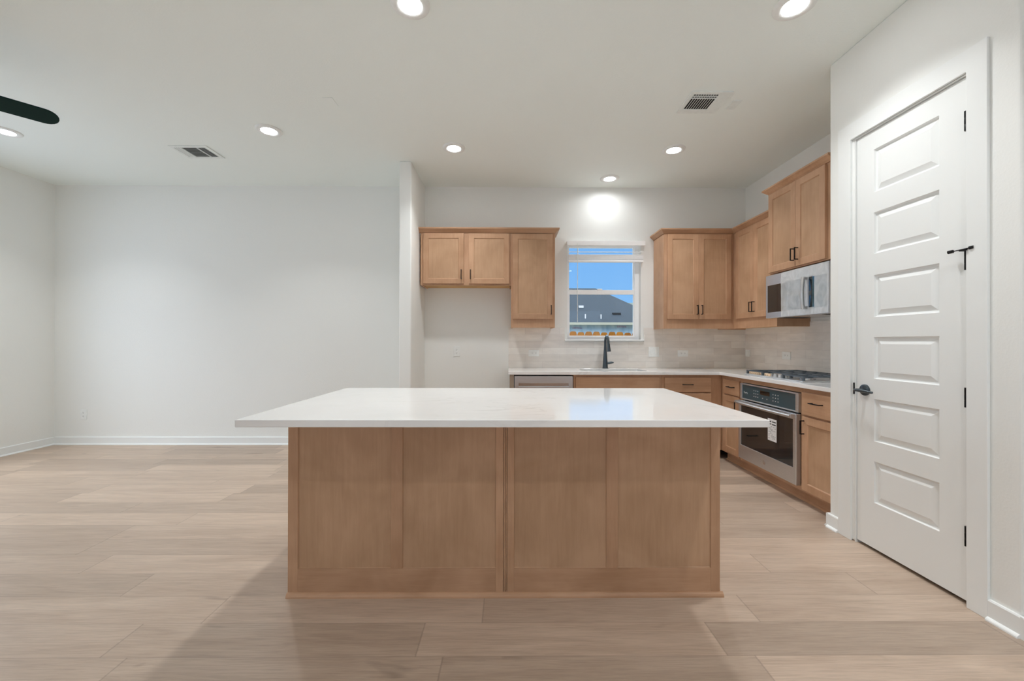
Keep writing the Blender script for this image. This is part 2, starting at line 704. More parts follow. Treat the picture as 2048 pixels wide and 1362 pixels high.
# ------------------------------------------------------------------ kitchen window
win = struct(MB().slab([WX0, WX0 + .030, WX1 - .052, WX1], [WZ0, WZ0 + .038, WZ1 - .04, WZ1], {(1, 1)}, D + .07, D + .145, 'y').build('window_1', 'vinyl', bevel=.002))
MB().slab([WX0 + .028, WX0 + .036, WX1 - .060, WX1 - .050], [1.815, 1.850, 2.372, 2.392], {(1, 1)}, D + .105, D + .135, 'y').build('upper_sash', 'vinyl', win, bevel=.002)
MB().slab([WX0 + .028, WX0 + .040, WX1 - .064, WX1 - .050], [1.290, 1.300, 1.800, 1.855], {(1, 1)}, D + .078, D + .104, 'y').build('lower_sash', 'vinyl', win, bevel=.002)
MB().box(WX0 + .034, WX1 - .058, D + .118, D + .122, 1.84, 2.38).build('upper_pane', 'glass', win)
MB().box(WX0 + .038, WX1 - .062, D + .089, D + .093, 1.296, 1.805).build('lower_pane', 'glass', win)
MB().box(WX0 - .030, WX1 + .034, D - .035, D + .07, WZ0 - .020, WZ0).build('window_sill', 'trim', win, bevel=.004)
MB().box(1.07, 1.13, D + .072, D + .09, 1.855, 1.868).build('sash_lock', 'vinyl', win, bevel=.002)

bl = thing('window_blind', 'white slatted blind drawn up to the top of the kitchen window', 'blind', (1.144, D, 2.414))
MB().box(-.461, .461, -.062, -.004, -.044, 0).box(-.463, .463, -.066, -.060, -.050, .002).build('head_rail', 'vinyl', bl, bevel=.002)
m = MB()
for k in range(7):
    z = -.2145 + k * .0085
    m.box(-.444, .444, -.055, -.005, z, z + .0062)
m.build('stacked_slats', 'vinyl', bl, bevel=.001)
m = MB()
m.prism([(-.057, -.128), (-.003, -.121), (-.003, -.1175), (-.057, -.1245)], -.444, .444)
m.build('slat', 'vinyl', bl)
MB().box(-.444, .444, -.056, -.004, -.244, -.222).build('bottom_rail', 'vinyl', bl, bevel=.003)
m = MB()
for x in (-.33, .33):
    MB().tube([(x, -.058, -.04), (x, -.058, -.235)], .0012, 6).build('ladder_cord', 'plastic', bl)
MB().tube([(-.337, -.07, -.03), (-.339, -.075, -.5), (-.340, -.075, -.965)], .0035, 8).build('tilt_wand', 'greywhite', bl)


# ------------------------------------------------------------------ cabinet builder (local frame: x right, y to the wall, front at y=0)
def shaker(x0, x1, z0, z1, yf=-.020, t=.019, st=.056, rec=.007):
    m = MB()
    xs = [x0, x0 + st, x1 - st, x1]
    zs = [z0, z0 + st, z1 - st, z1]
    m.slab(xs, zs, {(1, 1)}, yf, yf + t, 'y')
    # sloped bead and panel
    b = .006
    o = [(x0 + st, z0 + st), (x1 - st, z0 + st), (x1 - st, z1 - st), (x0 + st, z1 - st)]
    i = [(x0 + st + b, z0 + st + b), (x1 - st - b, z0 + st + b), (x1 - st - b, z1 - st - b), (x0 + st + b, z1 - st - b)]
    for k in range(4):
        j = (k + 1) % 4
        m.poly([(o[k][0], yf + .001, o[k][1]), (o[j][0], yf + .001, o[j][1]), (i[j][0], yf + rec, i[j][1]), (i[k][0], yf + rec, i[k][1])])
    return m


def door_panel(parent, x0, x1, z0, z1, yf=-.020, t=.019, st=.056, rec=.007):
    MB().box(x0 + st + .0002, x1 - st - .0002, yf + rec, yf + t - .002, z0 + st + .0002, z1 - st - .0002).build('panel', 'maple_panel', parent)


def pull(parent, x, z, vertical=True, L=.105, yf=-.020, out=.030):
    m = MB()
    h = L / 2
    r = .004
    if vertical:
        m.box(x - r, x + r, yf - out - r, yf - out + r, z - h, z + h)
        for s in (-1, 1):
            zc = z + s * (h - r)
            m.box(x - r, x + r, yf - out, yf, zc - r, zc + r)
    else:
        m.box(x - h, x + h, yf - out - r, yf - out + r, z - r, z + r)
        for s in (-1, 1):
            xc = x + s * (h - r)
            m.box(xc - r, xc + r, yf - out, yf, z - r, z + r)
    o = m.build('handle', 'black', parent, bevel=.0015)
    o['label'] = 'black bar handle'
    return o


def door(parent, x0, x1, z0, z1, hx=None, hz=None, **kw):
    d = shaker(x0, x1, z0, z1, **kw).build('door', 'maple', parent, bevel=.0015)
    door_panel(d, x0, x1, z0, z1, **kw)
    if hx is not None:
        pull(d, hx, hz)
    return d


def drawer(parent, x0, x1, z0, z1, handle=True, name='drawer', hx=None, hz=None):
    d = MB().box(x0, x1, -.020, -.001, z0, z1).build(name, 'maple_h', parent, bevel=.003)
    if handle:
        pull(d, (x0 + x1) / 2 if hx is None else hx, (z0 + z1) / 2 if hz is None else hz, False)
    return d


def carcass(parent, w, z0, z1, d, name='body', mat='maple', bottom_open=False, holes=None):
    m = MB()
    if bottom_open:
        t = .018
        m.box(0, t, 0, d, z0, z1).box(w - t, w, 0, d, z0, z1).box(t, w - t, 0, t, z0, z1).box(t, w - t, t, d, z1 - t, z1)
        o = m.build(name, mat, parent, bevel=.001)
        MB().box(t, w - t, t, d - .001, z0 + .012, z0 + .024).build('bottom_panel', 'birch', parent)
    else:
        m.box(0, w, 0, d, z0, z1)
        o = m.build(name, mat, parent, bevel=.001)
    return o


def toe(parent, w, d=.52):
    m = MB().box(0, w, .062, .062 + d, 0, .095)
    m.prism([(.062 + .0 - (-u), v) for u, v in [(0, 0), (-.014, 0), (-.0135, .006), (-.010, .011), (-.005, .015), (0, .0165)]], 0, w)
    return m.build('toe_kick', 'maple_h', parent)


G_UP = 'maple wall cabinets of the kitchen'
G_LO = 'maple base cabinets of the kitchen'
YU = D - .318        # face frames of back wall cabinets
UX = XW - .318       # face frames of right wall cabinets
g = .001

# --- wall cabinets on the back wall
c = thing('wall_cabinet', 'short two-door maple wall cabinet over the empty fridge space', 'cabinet', (-.985, YU, 1.85), 0, G_UP)
carcass(c, 1.006, 0, .583, .318 - g, bottom_open=True)
door(c, .033, .481, .017, .577, .456, .119)
door(c, .538, .987, .017, .577, .558, .119)

c = thing('wall_cabinet', 'narrow single-door maple wall cabinet left of the window', 'cabinet', (.0225, YU, 1.382), 0, G_UP)
carcass(c, .489, 0, 1.051, .318 - g, bottom_open=True)
door(c, .019, .461, .094, 1.040, .444, .196)

c = thing('wall_cabinet', 'two-door maple wall cabinet right of the window, in the corner', 'cabinet', (1.73, YU, 1.374), 0, G_UP)
carcass(c, UX - 1.73 - g, 0, 1.059, .318 - g, bottom_open=True)
door(c, .034, .382, .105, 1.054, .362, .209)
door(c, .384, .747, .105, 1.054, .413, .209)
MB().box(-.004, -.0005, .004, .312, .0, 1.055).build('side_panel', 'maple', c)

# --- wall cabinets on the right wall (front faces -x)
RZ = -PI / 2
c = thing('wall_cabinet', 'two-door maple wall cabinet on the right wall between corner and microwave', 'cabinet', (UX, D - g, 1.374), RZ, G_UP)
x0 = D - YU
carcass(c, D - 3.790 - g, 0, 1.059, .318 - g, bottom_open=True)
door(c, D - 4.450, D - 4.132, .105, 1.054, D - 4.155, .213)
door(c, D - 4.130, D - 3.812, .105, 1.054, D - 4.107, .213)

XM = 2.440
c = thing('wall_cabinet', 'tallest-set two-door maple cabinet directly above the microwave', 'cabinet', (XM, 3.785, 1.858), RZ, G_UP)
carcass(c, .755, 0, .742, XW - XM - g, bottom_open=False)
door(c, .012, .368, .010, .735, .352, .112)
door(c, .370, .690, .010, .735, .402, .112)


def crown_profile(out=.046, h=.052, z=0, s=-1):
    return [(0, z), (s * .006, z), (s * .010, z + .008), (s * .018, z + .016), (s * .032, z + .030), (s * (out - .004), z + .038),
            (s * out, z + .040), (s * out, z + h), (0, z + h)]


def crown_run(m, pts, zb, back=.02, out=.046, h=.052):
    """sweep a crown profile along a polyline (list of (x,y)), outward = right hand side of travel"""
    prof = [(-back, 0), (.006, 0), (.010, .008), (.018, .014), (.032, .028), (out - .004, .036), (out, .038), (out, h), (-back, h)]
    n = len(pts)
    rings = []
    for i, p in enumerate(pts):
        p = Vector(p)
        nr = []
        if i > 0:
            d = (p - Vector(pts[i - 1])).normalized()
            nr.append(Vector((d.y, -d.x)))
        if i < n - 1:
            d = (Vector(pts[i + 1]) - p).normalized()
            nr.append(Vector((d.y, -d.x)))
        if len(nr) == 2:
            b = (nr[0] + nr[1]).normalized()
            b = b / b.dot(nr[0])
        else:
            b = nr[0]
        rings.append([m.bm.verts.new((p.x + b.x * u, p.y + b.y * u, zb + v)) for u, v in prof])
    k = len(prof)
    for a, b in zip(rings, rings[1:]):
        for i in range(k):
            j = (i + 1) % k
            m.bm.faces.new((a[i], a[j], b[j], b[i]))
    m.bm.faces.new(rings[0])
    m.bm.faces.new(rings[-1][::-1])
    return m


G_CR = 'crown mouldings of the wall cabinets'
zc = 2.434
m = crown_run(MB(), [(XP1 + .001, YU - .001), (.512, YU - .001), (.512, D - .001)], zc)
tag(m.build('crown_moulding', 'maple_h'), 'maple crown moulding along the cabinets left of the window', 'moulding', G_CR)
m = crown_run(MB(), [(1.729, D - .001), (1.729, YU - .001), (UX - .001, YU - .001), (UX - .001, 3.791)], zc)
tag(m.build('crown_moulding', 'maple_h'), 'maple crown moulding turning the corner right of the window', 'moulding', G_CR)
m = crown_run(MB(), [(XW - .001, 3.786), (XM - .001, 3.786), (XM - .001, 3.029)], 2.601)
tag(m.build('crown_moulding', 'maple_h'), 'maple crown moulding on the raised cabinet above the microwave', 'moulding', G_CR)

# --- base cabinets, back run
YB = 4.242
BD = D - YB - g
c = thing('end_panel', 'grey-brown cabinet end panel beside the dishwasher and fridge space', 'panel', (.008, YB - .018, 0))
MB().box(0, .044, 0, .60, 0, .882).build('board', 'grey_panel', c, bevel=.001)

c = thing('base_cabinet', 'maple sink cabinet under the faucet, with a wide plain false drawer front', 'cabinet', (.675, YB, 0), 0, G_LO)
m = MB().box(0, .018, 0, BD, .095, .882).box(.905, .923, 0, BD, .095, .882).box(.018, .905, 0, .018, .095, .882)
m.box(.018, .905, .018, BD, .095, .113)
m.build('body', 'maple', c, bevel=.001)
drawer(c, .023, .896, .703, .856, False, 'false_front')
door(c, .023, .458, .115, .688, .43, .60)
door(c, .461, .896, .115, .688, .49, .60)
toe(c, .923)

c = thing('base_cabinet', 'maple drawer cabinet at the back corner, right of the sink cabinet', 'cabinet', (1.5995, YB, 0), 0, G_LO)
carcass(c, 2.230 - 1.5995, .095, .882, BD)
drawer(c, .025, .512, .703, .853, hx=.262, hz=.783)
drawer(c, .025, .512, .405, .690, hx=.262)
drawer(c, .025, .512, .115, .392, hx=.262)
toe(c, 2.230 - 1.5995)

# --- base cabinets, right run
XB = 2.231
RD = XW - XB - g


def rloc(y):
    return (XB, y, 0)


c = thing('base_cabinet', 'narrow maple base cabinet between the corner and the wall oven', 'cabinet', rloc(YB - g), RZ, G_LO)
w = YB - 3.874
carcass(c, w - 2 * g, .095, .882, RD)
drawer(c, .058, .352, .700, .846, hx=.225, hz=.778)
door(c, .058, .352, .115, .688, .328, .600)
toe(c, w - 2 * g, .5)

c = thing('oven_cabinet', 'maple base cabinet framing the built-in oven', 'cabinet', rloc(3.873), RZ, G_LO)
OW = 3.873 - 3.068
m = MB().slab([0, .016, OW - .016, OW], [.095, .130, .842, .882], {(1, 1)}, 0, RD, 'y')
m.box(.016, OW - .016, RD - .012, RD, .130, .842)
m.build('body', 'maple_h', c, bevel=.001)
toe(c, OW, .5)

c = thing('base_cabinet', 'maple base cabinet right of the oven, one drawer over one door', 'cabinet', rloc(3.067), RZ, G_LO)
w = 3.067 - PY1 - g
carcass(c, w, .095, .882, RD)
drawer(c, .014, w - .012, .682, .851, hx=.172, hz=.780)
door(c, .014, w - .012, .115, .668, .040, .588)
toe(c, w, .5)

# ------------------------------------------------------------------ kitchen worktop (L), sink, faucet
SX0, SX1, SY0, SY1 = .80, 1.49, 4.33, 4.70
xs = [-.006, SX0, SX1, XB - .042, XW - .009]
ys = [PY1 + .001, 4.200, SY0, SY1, D - .009]
holes = {(1, 2), (0, 0), (1, 0), (2, 0)}
wt = MB().slab(xs, ys, holes, .884, .914).build('worktop', 'quartz', bevel=.002)
tag(wt, 'L-shaped white quartz worktop along the back and right walls', 'worktop')

sk = thing('sink', 'undermount sink sunk into the back worktop below the window', 'sink', ((SX0 + SX1) / 2, (SY0 + SY1) / 2, .883))
hw, hh = (SX1 - SX0) / 2 + .008, (SY1 - SY0) / 2 + .008
m = MB()
t = .004
m.slab([-hw, -hw + t, hw - t, hw], [-hh, -hh + t, hh - t, hh], {(1, 1)}, -.19, 0)
m.box(-hw, hw, -hh, hh, -.196, -.19)
m.build('bowl', 'steel', sk)
MB().lathe([(0, -.1885), (.045, -.1885), (.045, -.186), (.03, -.184), (0, -.187)], n=24).build('drain', 'badge', sk, True)

f = thing('faucet', 'dark gooseneck pull-down kitchen faucet standing in front of the window', 'faucet', (1.127, 4.745, .914))
MB().lathe([(0, 0), (.034, 0), (.034, .004), (.031, .012), (.0275, .06), (.0235, .12), (.0195, .18), (.0168, .24), (.0155, .26), (0, .26)]).build('body', 'bronze', f, True)
pts = [(0, 0, .25)]
Rn = .078
ca, sa = math.cos(R(-91)), math.sin(R(-91))
for k in range(15):
    a = PI * k / 14
    d = Rn - Rn * math.cos(a)
    pts.append((d * ca, d * sa, .300 + .078 * math.sin(a)))
d = 2 * Rn
pts.append((d * ca + .002, d * sa, .285))
MB().tube(pts, [.0155] + [.0145] * (len(pts) - 1), 16).build('neck', 'bronze', f, True)
px, py = d * ca + .002, d * sa
MB().tube([(px, py, .290), (px + .001, py - .001, .26), (px + .004, py - .002, .225), (px + .006, py - .003, .200)], [.0155, .0175, .0205, .0215], 16).build('spray_head', 'bronze', f, True)
MB().tube([(.018, -.004, .062), (.045, -.006, .064), (.07, -.008, .069), (.096, -.009, .070)], [.0125, .0135, .013, .008], 14).build('lever', 'bronze', f, True)

# ------------------------------------------------------------------ dishwasher
dw = thing('dishwasher', 'stainless steel dishwasher at the left end of the back base cabinets', 'dishwasher', (.057, YB - .018, 0))
MB().box(.004, .606, .03, .58, .02, .865).build('body', 'dark', dw)
MB().slab([0, .045, .565, .610], [.10, .760, .792, .868], {(1, 1)}, 0, .03, 'y').build('door', 'steel', dw, bevel=.004)
MB().box(.045, .565, .022, .03, .760, .792).build('handle_recess', 'badge', dw)
MB().box(.02, .59, .05, .10, .0, .10).build('toe_panel', 'dark', dw)

# ------------------------------------------------------------------ oven (local frame as cabinets, front faces -x)
ov = thing('built_in_oven', 'stainless built-in oven with dark glass door under the cooktop', 'oven', (2.219, 3.862, .132), RZ)
ow, oh = .778, .704
m = MB().box(.012, ow - .012, .03, .55, .006, oh - .006)
m.build('body', 'dark', ov)
m = MB().slab([0, .030, ow - .030, ow], [.556, .566, .694, oh], {(1, 1)}, -.012, .03, 'y')
m.build('panel_frame', 'steel', ov, bevel=.0015)
cp = MB().box(.028, ow - .028, -.006, .028, .564, .696).build('control_panel', 'panel_glass', ov)
MB().box(.300, .430, -.0072, -.005, .632, .668).build('display', 'screen', cp)
m = MB()
for i in range(3):
    for j in range(3):
        m.box(.205 + i * .028, .216 + i * .028, -.0070, -.0062, .600 + j * .026, .607 + j * .026)
        m.box(.470 + i * .032, .480 + i * .032, -.0070, -.0062, .598 + j * .026, .605 + j * .026)
for i in range(2):
    m.box(.330 + i * .06, .340 + i * .06, -.0070, -.0062, .600, .607)
m.build('keypad_marks', 'mark', cp)
m = MB()
for i, (a, b, z) in enumerate(((.055, .063, .620), (.066, .082, .615), (.085, .101, .618), (.104, .112, .612))):
    m.box(a, b, -.0070, -.0062, z, z + .010 + (.004 if i in (0, 3) else 0))
m.build('logo_mark', 'mark', cp)
# door
m = MB().slab([0, .036, ow - .036, ow], [0, .128, .500, .545], {(1, 1)}, -.028, .010, 'y')
od = m.build('door', 'steel', ov, bevel=.003)
MB().box(.034, ow - .034, -.022, .008, .126, .502).build('door_glass', 'oven_glass', od)
m = MB()
N = 16
pts = [(.012 + (ow - .024) * k / N, -.060 - .016 * math.sin(PI * k / N), .528 - .0 * k) for k in range(N + 1)]
m.tube(pts, .016, 12, .8)
for x in (.022, ow - .022):
    m.box(x - .014, x + .014, -.062, -.026, .513, .543)
m.build('handle', 'steel', od, True)
MB().lathe([(0, -.0292), (.017, -.0292), (.017, -.028), (0, -.028)], (ow / 2, 0, .060), 24, 'y').build('badge', 'badge', od)
st = MB().box(.432, .545, -.0232, -.0221, .268, .452).build('energy_label', 'paper', od)
st['label'] = 'white printed sheet taped to the glass'
m = MB()
for (a, b, z, h) in ((.440, .478, .424, .010), (.490, .536, .424, .010), (.440, .480, .404, .008), (.488, .536, .402, .009)):
    m.box(a, b, -.0238, -.0230, z, z + h)
random.seed(3)
for k in range(10):
    z = .385 - k * .011
    x = .442
    while x < .530:
        L = random.uniform(.006, .02)
        if random.random() < .55:
            m.box(x, min(x + L, .536), -.0238, -.0230, z, z + .0028)
        x += L + .005
m.build('print', 'ink', st)

# ------------------------------------------------------------------ microwave
XMW = 2.405
mw = thing('microwave', 'stainless over-the-range microwave with dark window, partly under plastic film', 'microwave', (XMW, 3.785, 1.447), RZ)
mw_w, mw_h = .752, .392
MB().box(0, mw_w, .024, XW - XMW - .001 - .004, .012, mw_h).build('body', 'badge', mw)
dx = .578
d = MB().slab([0, .022, .505, .540, dx - .001], [0, .052, .300, mw_h], {(1, 1), (3, 1)}, 0, .024, 'y').build('door', 'steel', mw, bevel=.002)
MB().box(.020, .507, .003, .022, .050, .302).build('window', 'oven_glass', d)
MB().box(.538, dx - .0012, .003, .022, .050, .302).build('window_edge', 'oven_glass', d)
m = MB()
pts = [(.520 + .008 * math.sin(PI * k / 10), -.028 - .014 * math.sin(PI * k / 10), .050 + .255 * k / 10) for k in range(11)]
m.tube(pts, .0125, 12)
for z in (.058, .297):
    m.box(.510, .534, -.030, .002, z - .010, z + .010)
m.build('handle', 'steel', d, True)
MB().lathe([(0, -.0012), (.012, -.0012), (.012, .001), (0, .001)], (.26, 0, .348), 24, 'y').build('badge', 'badge', d)
p = MB().slab([dx + .001, dx + .0015, mw_w - .022, mw_w], [0, .052, .300, mw_h], {(1, 1)}, 0, .024, 'y').build('control_panel', 'steel', mw, bevel=.002)
MB().box(dx + .0012, mw_w - .021, .002, .022, .050, .302).build('keypad', 'panel_glass', p)
m = MB()
for i in range(3):
    for j in range(6):
        m.box(dx + .035 + i * .036, dx + .049 + i * .036, .0012, .0022, .068 + j * .030, .075 + j * .030)
m.build('keypad_marks', 'mark', p)
MB().box(dx + .03, mw_w - .035, .0012, .0024, .258, .290).build('display', 'screen', p)
# film sheet, slightly wavy
m = MB()
fx0, fx1, n1, n2 = .215, mw_w - .004, 30, 14
grid = [[m.bm.verts.new((fx0 + (fx1 - fx0) * i / n1, -.0030 - .0014 * math.sin(i * 1.3 + j * .7) * math.cos(j * 1.1), .004 + (mw_h - .008) * j / n2))
         for j in range(n2 + 1)] for i in range(n1 + 1)]
for i in range(n1):
    for j in range(n2):
        if not (18 <= i <= 21 and 2 <= j <= 10):       # the film is cut away behind the handle
            m.bm.faces.new((grid[i][j], grid[i + 1][j], grid[i + 1][j + 1], grid[i][j + 1]))
fo = m.build('protective_film', 'film', mw, True)
fo['label'] = 'clear wrinkled plastic film'
u = MB().box(.01, mw_w - .01, .03, .38, 0, .012).build('underside_grille', 'badge', mw, bevel=.002)
m = MB()
for k in range(5):
    m.box(.08 + k * .02, .088 + k * .02, .08, .30, -.0015, .001)
    m.box(.58 + k * .02, .588 + k * .02, .08, .30, -.0015, .001)
m.build('grille_slot', 'dark', u)

# ------------------------------------------------------------------ cooktop
ck = thing('gas_cooktop', 'stainless gas cooktop with black iron grates on the right worktop', 'cooktop', (2.275, 3.905, .9145), RZ)
cw, cd = .775, .525
MB().box(0, cw, 0, cd, 0, .010).build('tray', 'steel', ck, bevel=.004)
for x, y, r in ((.14, .14, .036), (.14, .38, .044), (.39, .27, .055), (.635, .14, .044), (.635, .38, .036)):
    b = MB().lathe([(0, .010), (r + .012, .010), (r + .010, .016), (r, .018), (r, .024), (0, .024)], (x, y, 0), 24).build('burner', 'badge', ck, True)
    MB().lathe([(0, .024), (r - .004, .024), (r - .004, .030), (r - .010, .032), (0, .032)], (x, y, 0), 24).build('burner_cap', 'black', b, True)
for k in range(5):
    MB().lathe([(0, .010), (.019, .010), (.018, .014), (.015, .034), (0, .036)], (.265 + k * .062, .045, 0), 20).build('knob', 'steel', ck, True)


def grate(x0, x1, y0, y1):
    m = MB()
    zt, r = .044, .0055
    zb = .010
    for x in (x0, x1):
        m.box(x - r, x + r, y0 - r, y1 + r, zt - .009, zt)
    for y in (y0, (y0 + y1) / 2, y1):
        m.box(x0, x1, y - r, y + r, zt - .009, zt)
    xm = (x0 + x1) / 2
    m.box(xm - r, xm + r, y0, y1, zt - .009, zt + .001)
    for yc in (y0 + (y1 - y0) * .25, y0 + (y1 - y0) * .75):
        m.box(x0, x1, yc - r, yc + r, zt - .009, zt + .001)
    for x in (x0, x1):
        for y in (y0, y1):
            m.box(x - .009, x + .009, y - .009, y + .009, zb, zt)
    return m


for a, b, y0 in ((.018, .250, .020), (.262, .513, .095), (.525, .757, .020)):
    grate(a, b, y0, .505).build('grate', 'iron', ck, bevel=.002)

# foam/cardboard packing wedged under the grates
G_PK = 'tan packing strips wedged under the cooktop grates'
pk = [((.035, .003), .150, 'long tan packing strip under the far grate of the cooktop'),
      ((.197, .004), .050, 'short tan packing piece right beside the long strip on the cooktop'),
      ((.262, .006), .080, 'tan packing piece in front of the middle cooktop grate')]
for (x, y), L, lb in pk:
    o = thing('packing_strip', lb, 'packing', (2.275 + y + .026, 3.905 - x - L / 2, .925), RZ, G_PK)
    MB().box(-L / 2, L / 2, -.006, .006, 0, .022).build('strip', 'cardboard', o, bevel=.002)
    for i in range(max(1, int(L / .03))):
        MB().box(-L / 2 + .012 + i * .03, -L / 2 + .020 + i * .03, -.0066, -.0058, .004, .010).build('hole', 'dark', o)

# ------------------------------------------------------------------ island
IX0, IX1, IY0, IY1 = -1.060, 1.023, 1.960, 2.700
isl = thing('island_cabinet', 'large stained maple kitchen island base with framed back panels', 'island', (0, IY0, 0))
MB().box(IX0 + .004, IX1 - .004, .014, IY1 - IY0, .02, .8835).build('body', 'maple', isl, bevel=.002)


def island_panel(x0, x1, st_l, st_m, st_r, zr):
    zt = .8835
    a0, a1 = st_m
    for u0, u1 in ((x0, x0 + st_l), (x1 - st_r, x1)):
        MB().box(u0, u1, 0, .013, .02, zt).build('stile', 'maple', isl, bevel=.0012)
    MB().box(a0, a1, 0, .013, zr, zt).build('stile', 'maple', isl, bevel=.0012)
    MB().box(x0 + st_l, x1 - st_r, 0, .013, .02, zr).build('bottom_rail', 'maple_h', isl, bevel=.0012)
    for u0, u1 in ((x0 + st_l, a0), (a1, x1 - st_r)):
        m = MB()
        b = .004
        yr = .0085
        m.box(u0 + .0001, u1 - .0001, yr, .0129, zr + .0001, zt)
        o = [(u0, zr), (u1, zr), (u1, zt), (u0, zt)]
        i = [(u0 + b, zr + b), (u1 - b, zr + b), (u1 - b, zt), (u0 + b, zt)]
        for k in (0, 1, 3):
            j = (k + 1) % 4
            m.poly([(o[k][0], .0045, o[k][1]), (o[j][0], .0045, o[j][1]), (i[j][0], yr - .0001, i[j][1]), (i[k][0], yr - .0001, i[k][1])])
        m.build('back_panel', 'maple_panel', isl)


island_panel(IX0, -.026, .048, (-.566, -.511), .036, .133)
island_panel(-.007, IX1, .033, (.473, .528), .044, .133)
MB().box(-.0245, -.0165, .001, .014, .02, .8835).box(-.0155, -.0085, -.001, .014, .02, .8835).build('seam_strip', 'maple', isl, bevel=.002)
m = MB()
m.prism([(.0, 0), (-.016, 0), (-.0155, .008), (-.012, .015), (-.006, .020), (0, .022)], IX0 - .002, IX1 + .012)
m.prism([(IX1, 0), (IX1 + .014, 0), (IX1 + .0135, .008), (IX1 + .010, .015), (IX1 + .005, .020), (IX1, .022)], 0, IY1 - IY0, 'y')
m.prism([(IX0, 0), (IX0 - .002, 0), (IX0 - .002, .020), (IX0, .022)], 0, IY1 - IY0, 'y')
s = m.build('shoe_moulding', 'maple_h', isl)
s['label'] = 'lighter rounded strip along the floor'
# working side: doors and drawers facing the back wall
for k in range(3):
    a = IX0 + .03 + k * .68
    b = a + .65
    for nm, z0, z1 in (('drawer', .703, .85), ('door', .115, .688)):
        m = MB().box(a, b, IY1 - IY0 + .001, IY1 - IY0 + .019, z0, z1)
        dd = m.build(nm, 'maple', isl, bevel=.002)
        zc_ = .776 if nm == 'drawer' else .63
        MB().box((a + b) / 2 - .055, (a + b) / 2 + .055, IY1 - IY0 + .045, IY1 - IY0 + .053, zc_ - .004, zc_ + .004) \
            .box((a + b) / 2 - .055, (a + b) / 2 - .047, IY1 - IY0 + .019, IY1 - IY0 + .046, zc_ - .004, zc_ + .004) \
            .box((a + b) / 2 + .047, (a + b) / 2 + .055, IY1 - IY0 + .019, IY1 - IY0 + .046, zc_ - .004, zc_ + .004).build('handle', 'black', dd)

o = MB().box(-1.089, 1.047, 1.621, 2.739, .884, .914).build('island_countertop', 'quartz', bevel=.003)
tag(o, 'thick white veined quartz slab overhanging the kitchen island', 'countertop')


# ------------------------------------------------------------------ outlets and switches
def outlet(label, loc, rz, horizontal, group='white duplex outlets on the walls'):
    t = thing('wall_outlet', label, 'outlet', loc, rz, group)
    a, b = (.062, .038) if horizontal else (.038, .060)
    MB().box(-a, a, -.006, 0, -b, b).build('cover_plate', 'plastic', t, bevel=.002)
    m = MB()
    s_ = MB()
    for s in (-1, 1):
        cx, cz = (s * .020, 0) if horizontal else (0, s * .020)
        m.box(cx - .014, cx + .014, -.0075, -.005, cz - .014, cz + .014)
        if horizontal:
            s_.box(cx - .006, cx + .003, -.0080, -.007, cz + .004, cz + .006)
            s_.box(cx - .006, cx + .003, -.0080, -.007, cz - .006, cz - .004)
            s_.box(cx + .006, cx + .010, -.0080, -.007, cz - .002, cz + .002)
        else:
            s_.box(cx - .006, cx - .004, -.0080, -.007, cz - .003, cz + .006)
            s_.box(cx + .004, cx + .006, -.0080, -.007, cz - .003, cz + .006)
            s_.box(cx - .002, cx + .002, -.0080, -.007, cz - .010, cz - .006)
    rc = m.build('receptacle', 'plastic', t, bevel=.002)
    s_.build('slot', 'slot', rc)
    return t


outlet('white horizontal outlet on the tile left of the window, above the dishwasher', (.296, D - .0085, 1.090), 0, True)
outlet('white horizontal outlet on the back wall tile right of the light switch', (2.075, D - .0085, 1.089), 0, True)
outlet('white upright outlet on the bare wall of the fridge space', (-.622, D - .0005, 1.110), 0, False)
outlet('white upright outlet low on the wall near the far left corner', (-5.023, D - .0005, .356), 0, False)
outlet('white outlet on the right wall tile above the cooktop', (XW - .0085, 4.106, 1.090), RZ, True)
t = thing('light_switch', 'square white double rocker switch on the tile right of the window', 'switch', (1.727, D - .0085, 1.107))
MB().box(-.062, .062, -.006, 0, -.060, .060).build('cover_plate', 'plastic', t, bevel=.002)
for s in (-1, 1):
    MB().box(s * .026 - .016, s * .026 + .016, -.0085, -.005, -.034, .034).build('rocker', 'plastic', t, bevel=.002)
t = thing('light_switch', 'white single switch plate on the right wall tile next to the corner', 'switch', (XW - .0085, 4.775, 1.095), RZ)
MB().box(-.042, .042, -.006, 0, -.040, .040).build('cover_plate', 'plastic', t, bevel=.002)
MB().box(-.016, .016, -.0085, -.005, -.025, .025).build('rocker', 'plastic', t, bevel=.002)

# ------------------------------------------------------------------ ceiling lights
G_CL = 'round recessed ceiling lights'
lights = [(-.542, 2.214, 'lit round recessed ceiling light cut by the top edge above the island, left of centre'),
          (1.558, 2.203, 'lit round recessed ceiling light cut by the top edge above the pantry side'),
          (-2.100, 3.560, 'lit round recessed ceiling light between the left vent and the partition'),
          (-.527, 3.862, 'lit round recessed ceiling light in front of the short fridge cabinet'),
          (1.575, 3.875, 'lit round recessed ceiling light in front of the right cabinets, below the right vent'),
          (1.131, 4.567, 'smallest lit recessed ceiling light, close to the wall above the window'),
          (-4.435, 3.600, 'lit recessed ceiling light at the left edge under the fan blade'),
          (-.542, -.60, 'ceiling light behind the camera position, left of the other hidden ones, outside the picture'),
          (1.558, .80, 'added unseen ceiling light beside the pantry, right above the camera position, outside the picture'),  # unseen extra light, added to brighten the right floor and door wall
          (1.558, -.60, 'ceiling light behind the camera position on the pantry side, outside the picture')]
proto = None
